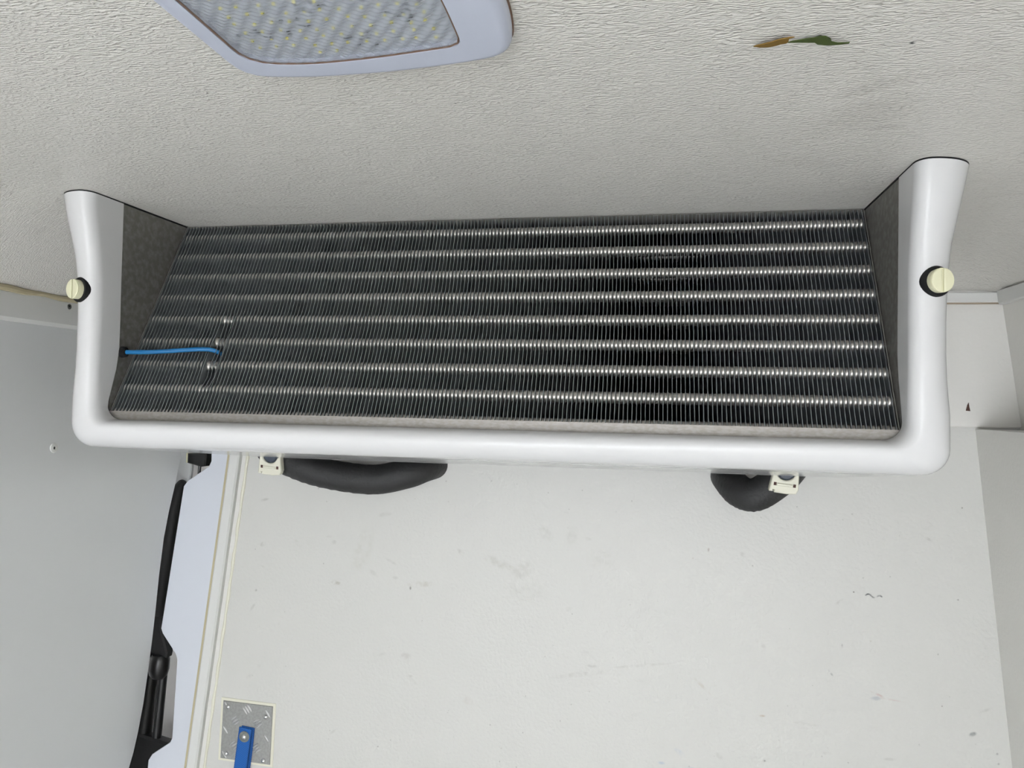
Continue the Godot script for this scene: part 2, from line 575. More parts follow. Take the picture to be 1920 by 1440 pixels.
func build_shell() -> void:
	var back := 2.2
	# ceiling lining under a closed roof
	var poly := PackedVector2Array()
	var roof := PackedVector3Array()
	for i in 56:
		for j in 84:
			var k := []
			for q in [[0, 0], [1, 0], [1, 1], [0, 1]]:
				var x: float = -0.85 + 1.40 * (i + q[0]) / 56.0
				var z: float = -1.43 + 0.02 * (j + q[1]) if j + q[1] < 84 else back
				k.append(Vector3(x, ceiling_height(x, z), z))
			quad(roof, k[0], k[3], k[2], k[1])
	if (roof[2] - roof[0]).cross(roof[1] - roof[0]).y > 0.0:
		for i in range(0, roof.size(), 3):
			var t := roof[i + 1]
			roof[i + 1] = roof[i + 2]
			roof[i + 2] = t
	roof.append_array(box(Vector3(-1.26, 1.76, -1.43), Vector3(0.95, 1.85, back)))
	struct("ceiling", finish(roof, 40.0, func(p: Vector3) -> Vector2: return Vector2((p.x + 1.0) / CX, (p.z + 1.35) / CZ)), M.ceiling_lining, "off-white ceiling lining with fine wrinkled relief, above the cooling unit", "ceiling")
	struct("floor", finish(box(Vector3(-1.25, -0.06, -1.43), Vector3(0.9, 0.0, back))), M.van_floor, "grey load floor of the van below the frame", "floor")
	# front bulkhead: one board from the groove on the left to the side lining on the right
	poly = PackedVector2Array([Vector2(-0.8923, 0.0), Vector2(0.72, 0.0), Vector2(0.62, 1.76), Vector2(-0.68, 1.76)])
	var wall := finish(prism(poly, -1.40, -1.3, 0.003), 40.0, func(p: Vector3) -> Vector2: return Vector2((p.x + 0.9) / BX, (1.75 - p.y) / BY))
	struct("wall_front", wall, M.bulkhead_board, "scuffed white front bulkhead below the cooling unit", "wall")
	# the upper board, a little proud of the bulkhead
	poly = PackedVector2Array([Vector2(-0.70, 1.4895), Vector2(0.62, 1.4895), Vector2(0.62, 1.76), Vector2(-0.68, 1.76)])
	struct("wall_front_upper", finish(prism(poly, -1.30, -1.294, 0.0015)), M.side_lining, "narrow white upper board of the bulkhead, right of the cooling unit", "wall")
	# right side: leaning wall above, thicker lining below with a ledge on top
	var v := prism(PackedVector2Array([Vector2(0.545, 1.70), Vector2(0.79, 0.0), Vector2(0.95, 0.0), Vector2(0.75, 1.76), Vector2(0.545, 1.76)]), -1.32, back)
	struct("wall_right", finish(v), M.side_lining, "white upper right side wall at the right edge of the frame", "wall")
	v = prism(PackedVector2Array([Vector2(0.512, 1.4865), Vector2(0.668, 0.0), Vector2(0.80, 0.0), Vector2(0.60, 1.4865)]), -1.31, back, 0.004)
	struct("wall_right_lining", finish(v), M.side_lining, "grey shaded lower lining of the right side wall, with a ledge on top", "wall")
	# left side: door lining, hollow behind its front edge
	var rows := []
	var ys := [1.632, 1.60, 1.56, 1.52, 1.46, 1.43, 1.40, 1.375, 1.35, 1.30, 1.25, 1.18, 1.11, 1.067, 1.01, 0.94, 0.89, 0.85, 0.80, 0.6, 0.0]
	poly = PackedVector2Array()
	for y in ys:
		poly.append(Vector2(left_x(y), y))
	poly.append(Vector2(-1.15, 0.0))
	poly.append(Vector2(-0.97, 1.632))
	v = prism(poly, -1.285, back, 0.003)
	struct("wall_left", finish(v, 30.0), M.door_lining, "smooth pale grey inner panel of the left side door", "wall")
	# header strip above the side door, with its bead of sealant
	v = prism(PackedVector2Array([Vector2(-0.85, 1.655), Vector2(-0.851, 1.617), Vector2(-0.856, 1.612), Vector2(-1.2, 1.612), Vector2(-1.2, 1.77), Vector2(-0.86, 1.77)]), -1.43, back)
	struct("trim_1", finish(v, 20.0), M.trim_white, "white header strip above the left side door", "trim")
	var path := PackedVector3Array()
	for i in 90:
		var z := -1.3 + i * 0.014
		path.append(Vector3(-0.8475 + 0.0008 * sin(i * 0.7), 1.6545 + 0.0008 * sin(i * 1.3), z))
	struct("trim_2", finish(tube(path, func(t: float, a: float) -> float: return 0.0042 + 0.0007 * sin(t * 61.0), 8)), M.sealant, "yellowed bead of sealant along the left edge of the ceiling", "sealant bead")
	# corner strips at the front right
	v = box(Vector3(-0.70, 1.6845, -1.30), Vector3(0.5435, 1.7008, -1.287), 0.0015)
	struct("trim_3", finish(v), M.trim_white, "white corner strip between ceiling and bulkhead at right", "trim")
	v = box(Vector3(-0.70, 1.6825, -1.30), Vector3(0.547, 1.6845, -1.2885))
	struct("trim_4", finish(v), M.brown_sealant, "thin brown line of sealant under the bulkhead corner strip", "sealant bead")
	v = prism(PackedVector2Array([Vector2(0.536, 1.702), Vector2(0.5385, 1.683), Vector2(0.5405, 1.681), Vector2(0.60, 1.681), Vector2(0.60, 1.702)]), -1.2865, back, 0.0)
	struct("trim_5", finish(v, 20.0), M.trim_white, "white corner strip along the right edge of the ceiling", "trim")
	# rear frame round the doorway and the yard outside, from where the daylight comes
	v = prism(PackedVector2Array([Vector2(-1.3, 1.66), Vector2(1.0, 1.66), Vector2(1.0, 1.9), Vector2(-1.3, 1.9)]), back, back + 0.05, 0.005)
	struct("wall_rear", finish(v), M.side_lining, "white rear frame over the open loading doorway behind the viewer", "wall")
	struct("wall_yard", finish(box(Vector3(-20, -0.70, 8.0), Vector3(20, 5.0, 8.4))), M.yard_wall, "pale rendered wall across the yard behind the viewer", "wall")
	struct("ground", finish(box(Vector3(-30, -0.75, -30), Vector3(30, -0.65, 30))), M.yard, "grey concrete yard outside the van", "ground")


func slant(x: float, y: float) -> Vector2:      # a line that is at x at y = 1.4 and follows the lean of the left post
	return Vector2(x + 0.12 * (y - 1.4), y)


func build_door_edge() -> void:
	# the post strip beside the bulkhead, then a shadow groove
	var poly := PackedVector2Array([slant(-0.7375, 0.0), slant(-0.7375, 1.76), slant(-0.7585, 1.76), slant(-0.7585, 0.0)])
	struct("trim_6", finish(prism(poly, -1.345, -1.294, 0.003)), M.trim_white, "slim white post strip left of the bulkhead", "trim")
	poly = PackedVector2Array([slant(-0.7575, 0.0), slant(-0.7575, 1.76), slant(-0.7635, 1.76), slant(-0.7635, 0.0)])
	struct("trim_7", finish(prism(poly, -1.32, -1.2985)), M.sealant, "thin cream line of sealant between post strip and pale blue panel", "sealant bead")
	var path := PackedVector3Array()
	for i in 60:
		var y := 0.6 + i * 0.016
		var s := slant(-0.7235, y)
		path.append(Vector3(s.x + 0.0005 * sin(i * 1.9), s.y, -1.3005))
	struct("trim_8", finish(tube(path, func(t: float, a: float) -> float: return 0.0030 + 0.0008 * sin(t * 90.0), 8)), M.cream_pale, "lumpy cream sealant along the left edge of the bulkhead", "sealant bead")
	# groove floor
	poly = PackedVector2Array([slant(-0.715, 0.0), slant(-0.715, 1.76), slant(-0.745, 1.76), slant(-0.745, 0.0)])
	struct("trim_9", finish(prism(poly, -1.335, -1.306)), M.side_lining, "shaded groove between post strip and bulkhead", "trim")
	# pale painted panel with its cut-outs
	var pts := [[-0.797, 1.46], [-0.7965, 1.393], [-0.801, 1.383], [-0.844, 1.354], [-0.8515, 1.344], [-0.886, 1.10], [-0.8895, 1.076], [-0.886, 1.067], [-0.858, 1.031], [-0.8542, 1.021], [-0.8600, 0.875], [-0.864, 0.866], [-0.900, 0.841], [-0.9075, 0.829], [-0.930, 0.55], [-0.995, 0.0]]
	poly = PackedVector2Array()
	for q in pts:
		poly.append(Vector2(q[0], q[1]))
	poly.append(slant(-0.762, 0.0))
	poly.append(slant(-0.762, 1.46))
	var o := part("body_panel", finish(prism(poly, -1.315, -1.3, 0.0008), 30.0), M.body_paint, self)
	tag(o, "pale blue painted body panel with cut-outs at the left door edge", "body panel")
	# the outer skin seen through the cut-outs
	poly = PackedVector2Array([Vector2(-0.76, 0.0), Vector2(-0.66, 1.76), Vector2(-1.1, 1.76), Vector2(-1.2, 0.0)])
	struct("wall_left_recess", finish(box(Vector3(-1.25, 0.0, -1.42), Vector3(-1.10, 1.72, -1.2))), M.recess_paint, "off-white side of the door recess behind the black latch", "wall")
	struct("wall_front_recess", finish(prism(poly, -1.42, -1.40)), M.recess_paint, "off-white door recess behind the cut-outs of the pale blue panel", "wall")
	poly = PackedVector2Array([Vector2(-0.95, 1.30), Vector2(-0.868, 1.342), Vector2(-0.8635, 1.375), Vector2(-0.862, 1.50), Vector2(-0.95, 1.50)])
	struct("trim_10", finish(prism(poly, -1.352, -1.342, 0.002)), M.door_lining, "pale grey edge flange of the side door behind the small black block", "trim")
	# long black rubber buffer between door and panel
	path = smooth_path([Vector3(-0.872, 1.350, -1.332), Vector3(-0.883, 1.33, -1.331), Vector3(-0.892, 1.29, -1.331), Vector3(-0.904, 1.20, -1.331), Vector3(-0.915, 1.125, -1.331), Vector3(-0.916, 1.100, -1.331), Vector3(-0.912, 1.087, -1.333)], 6)
	o = part("door_buffer", finish(tube(path, func(t: float, a: float) -> float: return 0.013 * pow(maxf(0.02, sin(PI * clampf(t, 0.0, 1.0))), 0.22), 12), 60.0), M.rubber, self)
	tag(o, "long black rounded rubber buffer along the pale blue panel", "rubber buffer")
	# black latch gear below it
	var l := thing("door_latch", "black latch rods with collar in the cut-out of the pale blue panel", "door latch", Vector3(-0.915, 0.98, -1.335))
	part("rod", finish(tube(PackedVector3Array([Vector3(0.0095, 0.01, 0), Vector3(-0.0015, -0.14, 0)]), 0.0085, 12)), M.black_plastic, l)
	part("rod", finish(tube(PackedVector3Array([Vector3(-0.018, 0.03, -0.006), Vector3(-0.036, -0.15, -0.006)]), 0.0155, 14)), M.black_plastic, l)
	part("collar", finish(moved(lathe([Vector2(0.0, 0.026), Vector2(0.014, 0.025), Vector2(0.0185, 0.016), Vector2(0.0190, -0.002), Vector2(0.0165, -0.014), Vector2(0.011, -0.020), Vector2(0.0, -0.021)], 18), Transform3D(Basis(Vector3(0, 0, 1), -0.06), Vector3(0.004, 0.012, 0.006)))), M.black_plastic, l)
	part("bracket", finish(prism(PackedVector2Array([Vector2(-0.010, 0.13), Vector2(0.004, 0.115), Vector2(0.010, 0.085), Vector2(0.0235, 0.042), Vector2(0.0215, 0.032), Vector2(-0.032, 0.030), Vector2(-0.022, 0.12)]), -0.01, 0.012, 0.003)), M.rubber, l)
	part("bracket", finish(prism(PackedVector2Array([Vector2(-0.050, -0.112), Vector2(0.008, -0.124), Vector2(0.030, -0.128), Vector2(0.024, -0.140), Vector2(-0.014, -0.168), Vector2(-0.020, -0.45), Vector2(-0.115, -0.45)]), -0.012, 0.012, 0.004)), M.black_plastic, l)
	# small black stop with a cream end
	var s := thing("door_stop", "small black block with cream end and thin stem above the pale blue panel", "door stop", Vector3(-0.829, 1.395, -1.32))
	part("block", finish(prism(PackedVector2Array([Vector2(-0.021, 0.0105), Vector2(0.019, 0.0135), Vector2(0.0165, -0.0125), Vector2(0.008, -0.014), Vector2(-0.0215, -0.0075)]), -0.01, 0.014, 0.002)), M.black_plastic, s)
	part("end_cap", finish(prism(PackedVector2Array([Vector2(-0.0245, 0.011), Vector2(-0.021, 0.0112), Vector2(-0.0215, -0.0075), Vector2(-0.0245, -0.0065)]), -0.011, 0.013, 0.001)), M.cream_plastic, s)
	part("stem", finish(tube(PackedVector3Array([Vector3(-0.003, -0.012, 0), Vector3(-0.008, -0.05, -0.004)]), 0.003, 8)), M.black_plastic, s)


# ------------------------------------------------------------------ the cooling unit

var housing_rows := []


# one cross-section of the white housing: from the inner reveal over the rounded nose to the rear
func housing_section(inner: Vector2, outer: Vector2, zr: float, zc: float, zn: float, zo: float, drop: float) -> PackedVector3Array:
	var row := PackedVector3Array()
	var put := func(t: float, z: float) -> void:
		var p := inner.lerp(outer, t)
		row.append(Vector3(p.x, p.y, z))
	put.call(0.0, zr)
	put.call(0.0, lerpf(zr, zc, 0.5))
	put.call(0.0, zc)
	var wide := inner.distance_to(outer)
	var t0 := 0.012 / wide
	for k in range(1, 6):
		var a := PI * 0.5 * k / 5.0
		put.call(t0 * (1.0 - cos(a)), lerpf(zc, zn, sin(a)))
	for k in range(1, 13):
		var a := PI * 0.5 * k / 12.0
		put.call(t0 + (1.0 - t0) * sin(a), lerpf(zo, zn, cos(a)))
	row.append(Vector3(outer.x, outer.y - drop * 0.06, zo - 0.022))
	row.append(Vector3(outer.x, outer.y - drop, -0.38))
	return row


func build_evaporator() -> void:
	var u := thing("cooling_unit", "white ceiling-mounted cooling unit with grey finned coil", "cooling unit", Vector3(-0.193, 1.75, -0.80))
	u.rotation.y = deg_to_rad(-0.9)
	# legs: [y, outer half width, reveal z, ridge z, nose z, outer tangent z]
	var legs := [
		[-0.0015, 0.4965, -0.020, 0.024, 0.0395, -0.002], [-0.02, 0.4935, -0.020, 0.0225, 0.038, -0.004], [-0.045, 0.4895, -0.020, 0.018, 0.033, -0.008],
		[-0.075, 0.4850, -0.020, 0.0125, 0.027, -0.014], [-0.105, 0.4825, -0.020, 0.0095, 0.024, -0.016], [-0.15, 0.4815, -0.0205, 0.009, 0.023, -0.017],
		[-0.18, 0.4815, -0.020, 0.010, 0.023, -0.016], [-0.205, 0.4820, -0.016, 0.011, 0.023, -0.014], [-0.225, 0.4830, -0.010, 0.0105, 0.023, -0.011],
		[-0.240, 0.4840, -0.0055, 0.009, 0.023, -0.009]]
	housing_rows = []
	for q in legs:
		housing_rows.append(housing_section(Vector2(-0.441, q[0]), Vector2(-q[1], q[0]), q[2], q[3], q[4], q[5], 0.0))
	var ic := Vector2(-0.423, -0.2475)
	var oc := Vector2(-0.459, -0.2735)
	for k in range(0, 9):
		var a := PI * 0.5 * k / 8.0
		var dir := Vector2(-cos(a), -sin(a))
		housing_rows.append(housing_section(ic + dir * 0.018, oc + dir * 0.0255, -0.0035, 0.0075 - 0.004 * sin(a), 0.023 - 0.001 * sin(a), -0.009, 0.037 * sin(a)))
	for k in range(1, 24):
		var x := -0.423 + 0.846 * k / 24.0
		housing_rows.append(housing_section(Vector2(x, -0.2655), Vector2(lerpf(-0.459, 0.459, k / 24.0), -0.299), -0.0035, 0.0035, 0.022, -0.009, 0.037))
	for k in range(8, -1, -1):
		var a := PI * 0.5 * k / 8.0
		var dir := Vector2(cos(a), -sin(a))
		housing_rows.append(housing_section(Vector2(-ic.x, ic.y) + dir * 0.018, Vector2(-oc.x, oc.y) + dir * 0.0255, -0.0035, 0.0075 - 0.004 * sin(a), 0.023 - 0.001 * sin(a), -0.009, 0.037 * sin(a)))
	for k in range(legs.size() - 1, -1, -1):
		var q: Array = legs[k]
		housing_rows.append(housing_section(Vector2(0.441, q[0]), Vector2(q[1], q[0]), q[2], q[3], q[4], q[5], 0.0))
	# give the shell an inside 1.2 mm within, so that it is a closed sheet
	var outside := loft(housing_rows, false, false)
	part("housing", finish(shell(housing_rows, 0.0012), 38.0), M.housing_white, u)
	outside.clear()
	var rear := PackedVector2Array()
	for r in housing_rows:
		var p: Vector3 = r[r.size() - 1]
		rear.append(Vector2(p.x, p.y))
	part("back_panel", finish(prism(rear, -0.383, -0.379)), M.housing_white, u)
	# black foam between the legs and the ceiling
	for e in 2:
		var a: PackedVector3Array = housing_rows[0 if e == 0 else housing_rows.size() - 1]
		var lo := PackedVector3Array()
		var hi := PackedVector3Array()
		for p in a:
			lo.append(Vector3(p.x, -0.0016, p.z))
			hi.append(Vector3(p.x, 0.0, p.z))
		var mid := PackedVector2Array()
		for p in a:
			mid.append(Vector2(p.x, p.z))
		mid.append(Vector2(a[0].x, -0.38))
		part("foam_gasket", finish(moved(prism(mid, 0.0, 0.0016), Transform3D(Basis(Vector3(1, 0, 0), PI / 2), Vector3.ZERO))), M.foam_black, u)
	# grey side plates between housing and coil
	for s in [-1.0, 1.0]:
		var pl := PackedVector2Array([Vector2(-0.0065, -0.262), Vector2(-0.0075, -0.235), Vector2(-0.017, -0.20), Vector2(-0.017, -0.002), Vector2(-0.36, -0.002), Vector2(-0.36, -0.262)])
		part("side_plate", finish(moved(prism(pl, 0.4416, 0.4431), Transform3D(Basis(Vector3(0, 0, 1), Vector3(0, 1, 0), Vector3(s, 0, 0)), Vector3.ZERO))), M.galvanised, u)
	# metal front strip of the drip pan under the coil
	part("drip_strip", finish(prism(PackedVector2Array([Vector2(-0.441, -0.2552), Vector2(-0.441, -0.284), Vector2(0.441, -0.284), Vector2(0.441, -0.2552)]), -0.0075, -0.0058)), M.pan_metal, u)
	part("drip_pan", finish(box(Vector3(-0.441, -0.2875, -0.34), Vector3(0.441, -0.284, -0.006))), M.pan_metal, u)
	part("fan_shroud", finish(box(Vector3(-0.441, -0.282, -0.30), Vector3(0.441, -0.001, -0.295))), M.shroud, u)
	build_coil(u)
	build_unit_fittings(u)


# a sheet of the given thickness along rows of points
func shell(rows: Array, thick: float) -> PackedVector3Array:
	var n: int = rows[0].size()
	var inner := []
	for r in rows.size():
		var row := PackedVector3Array()
		for i in n:
			var along: Vector3 = rows[mini(r + 1, rows.size() - 1)][i] - rows[maxi(r - 1, 0)][i]
			var across: Vector3 = rows[r][mini(i + 1, n - 1)] - rows[r][maxi(i - 1, 0)]
			row.append(rows[r][i] - along.cross(across).normalized() * thick * -1.0)
		inner.append(row)
	var v := PackedVector3Array()
	for r in rows.size() - 1:
		for i in n - 1:
			quad(v, rows[r][i], rows[r][i + 1], rows[r + 1][i + 1], rows[r + 1][i])
			quad(v, inner[r][i], inner[r + 1][i], inner[r + 1][i + 1], inner[r][i + 1])
		quad(v, rows[r][0], rows[r + 1][0], inner[r + 1][0], inner[r][0])
		quad(v, rows[r][n - 1], inner[r][n - 1], inner[r + 1][n - 1], rows[r + 1][n - 1])
	var last := rows.size() - 1
	for i in n - 1:
		quad(v, rows[0][i], inner[0][i], inner[0][i + 1], rows[0][i + 1])
		quad(v, rows[last][i], rows[last][i + 1], inner[last][i + 1], inner[last][i])
	return oriented(v)


# coil coordinates: s up along the slanted face, d into the coil
const COIL_U := Vector3(0, 0.87658, -0.48126)
const COIL_N := Vector3(0, 0.48126, 0.87658)
const COIL_O := Vector3(0, -0.255, -0.0062)


func coil_at(x: float, s: float, d: float) -> Vector3:
	return COIL_O + COIL_U * s - COIL_N * d + Vector3(x, 0, 0)


func fin_shape(lean: Callable) -> PackedVector3Array:
	var v := PackedVector3Array()
	var h := 0.00028
	var steps := 18
	var top := 0.2895
	for k in steps:
		var s0 := top * k / steps
		var s1 := top * (k + 1) / steps
		var w0 := 0.00025 * sin(TAU * (s0 - 0.003) / 0.034 + 1.0)
		var w1 := 0.00025 * sin(TAU * (s1 - 0.003) / 0.034 + 1.0)
		var b0: float = lean.call(s0)
		var b1: float = lean.call(s1)
		var dd := [0.0, 0.008, 0.066]
		for j in 2:
			var f0 := b0 if j == 0 else 0.0
			var f1 := b1 if j == 0 else 0.0
			quad(v, coil_at(w0 + f0 + h, s0, dd[j]), coil_at(w1 + f1 + h, s1, dd[j]), coil_at(w1 + h, s1, dd[j + 1]), coil_at(w0 + h, s0, dd[j + 1]))
			quad(v, coil_at(w0 + f0 - h, s0, dd[j]), coil_at(w0 - h, s0, dd[j + 1]), coil_at(w1 - h, s1, dd[j + 1]), coil_at(w1 + f1 - h, s1, dd[j]))
		quad(v, coil_at(w0 + b0 - h, s0, 0), coil_at(w1 + b1 - h, s1, 0), coil_at(w1 + b1 + h, s1, 0), coil_at(w0 + b0 + h, s0, 0))
	return oriented(v)


func build_coil(u: Node3D) -> void:
	var pitch := 0.0046
	var count := 191
	var x0 := -pitch * (count - 1) / 2.0
	# end sheets of the coil
	var frame := PackedVector2Array([Vector2(-0.4402, 0.0), Vector2(-0.4392, 0.0), Vector2(-0.4392, 0.2892), Vector2(0.4392, 0.2892), Vector2(0.4392, 0.0), Vector2(0.4402, 0.0), Vector2(0.4402, 0.2901), Vector2(-0.4402, 0.2901)])
	var v := moved(prism(frame, -0.066, -0.001), Transform3D(Basis(Vector3(1, 0, 0), COIL_U, COIL_N), COIL_O))
	var coil := part("coil", finish(v), M.galvanised, u)
	coil.set_meta("label", "grey evaporator coil of thin upright fins on level tubes")
	# tubes with a flared collar at every fin
	var rings := []
	for i in count:
		for q in [[-0.5, 0.0078], [-0.38, 0.0068], [0.0, 0.0062], [0.38, 0.0066]]:
			var row := PackedVector3Array()
			for k in 12:
				var a := TAU * k / 12.0
				row.append(Vector3(x0 + (i + q[0]) * pitch + pitch * 0.5, sin(a) * q[1], cos(a) * q[1]))
			rings.append(row)
	var tube_mesh := finish(loft(rings), 50.0)
	for d in [0.0098, 0.042]:
		for k in 9:
			var s: float = 0.0018 + 0.034 * k
			if d > 0.03:
				s += 0.017
			if s > 0.285:
				continue
			part("tube", tube_mesh, M.aluminium_tube, coil, coil_at(0, s, d))
	# fins, three of them bent where the sensor cable goes in
	var straight := finish(fin_shape(func(_s: float) -> float: return 0.0), 30.0)
	var bent := finish(fin_shape(func(s: float) -> float: return 0.0040 * smoothstep(0.02, 0.05, s) * (1.0 - smoothstep(0.11, 0.15, s)) * (0.75 + 0.25 * sin(s * 160.0))), 30.0)
	var pushed := finish(fin_shape(func(s: float) -> float: return -0.0022 * smoothstep(0.03, 0.07, s) * (1.0 - smoothstep(0.085, 0.125, s))), 30.0)
	var at := int(round((-0.330 - x0) / pitch))
	for i in count:
		var m := straight
		if i >= at and i <= at + 2:
			m = bent
		elif i == at - 1:
			m = pushed
		part("fin", m, M.aluminium_fin, coil, Vector3(x0 + i * pitch, 0, 0))


func build_unit_fittings(u: Node3D) -> void:
	# cream screw plugs on black washers
	for s in [-1.0, 1.0]:
		var turn := Basis(Vector3(0, 1, 0), s * deg_to_rad(17.0)) * Basis(Vector3(1, 0, 0), PI / 2)
		var at := Vector3(s * 0.4625, -0.1135, 0.0215)
		var head := part("screw_plug", finish(cap_head(), 50.0), M.cream_plastic, u, at)
		head.basis = turn
		head.set_meta("label", "cream slotted plug on a black washer")
		var g := part("washer", finish(lathe([Vector2(0.0, -0.006), Vector2(0.0145, -0.006), Vector2(0.0148, 0.0012), Vector2(0.0138, 0.0026), Vector2(0.0, 0.0026)], 32)), M.foam_black, head)
		g.position = Vector3.ZERO
	# blue sensor cable from a grommet in the left side plate into the fins
	var gr := part("grommet", finish(moved(lathe([Vector2(0.0, 0.006), Vector2(0.003, 0.006), Vector2(0.0062, 0.005), Vector2(0.0068, 0.002), Vector2(0.0068, -0.001), Vector2(0.0, -0.001)], 20), Transform3D(Basis(Vector3(0, 0, 1), -PI / 2), Vector3.ZERO))), M.foam_black, u, Vector3(-0.4415, -0.1835, -0.026))
	gr.name = "grommet"
	var path := smooth_path([Vector3(-0.440, -0.1835, -0.026), Vector3(-0.425, -0.1833, -0.027), Vector3(-0.40, -0.1825, -0.031), Vector3(-0.365, -0.1795, -0.039), Vector3(-0.345, -0.1780, -0.0435), Vector3(-0.334, -0.1785, -0.047), Vector3(-0.328, -0.181, -0.052), Vector3(-0.3245, -0.186, -0.062)], 6)
	part("sensor_cable", finish(tube(path, 0.0027, 12), 60.0), M.blue_cable, u)


func cap_head() -> PackedVector3Array:
	# a plug head with a slot across its face: two half discs over a base
	var v := lathe([Vector2(0.0, 0.0), Vector2(0.0112, 0.0), Vector2(0.0116, 0.0085), Vector2(0.0, 0.0085)], 32)
	for s in [-1.0, 1.0]:
		var half := PackedVector2Array()
		for k in 17:
			var a := -PI / 2 + PI * k / 16.0
			half.append(Vector2(s * (0.0009 + 0.0104 * cos(a)), 0.0113 * sin(a)))
		v.append_array(moved(prism(half, 0.0084, 0.0103, 0.0007), Transform3D(Basis(Vector3(1, 0, 0), -PI / 2) , Vector3.ZERO)))
	return v


# ------------------------------------------------------------------ ceiling lamp

const LAMP := 0.953


func lamp_outline(grow: float) -> PackedVector2Array:
	# x and z (towards the front is negative)
	var p := PackedVector2Array([Vector2(-0.2895 - grow, -0.27), Vector2(-0.2905 - grow, -0.502 - grow), Vector2(-0.235, -0.5095 - grow), Vector2(-0.175, -0.5075 - grow), Vector2(-0.125, -0.5005 - grow), Vector2(-0.0905 + grow, -0.492 - grow), Vector2(-0.0850 + grow, -0.455), Vector2(-0.0850 + grow, -0.27)])
	return Transform2D().scaled(Vector2(0.974, 0.974)) * rounded(p, [0.02, 0.024, 0.02, 0.02, 0.015, 0.017, 0.016, 0.02])


func lens_outline() -> PackedVector2Array:
	var p := PackedVector2Array([Vector2(-0.2785, -0.285), Vector2(-0.2800, -0.4905), Vector2(-0.235, -0.4970), Vector2(-0.185, -0.4930), Vector2(-0.1225, -0.4830), Vector2(-0.1210, -0.44), Vector2(-0.1210, -0.285)])
	return Transform2D().scaled(Vector2(LAMP, LAMP)) * rounded(p, [0.012, 0.022, 0.018, 0.018, 0.011, 0.01, 0.012])


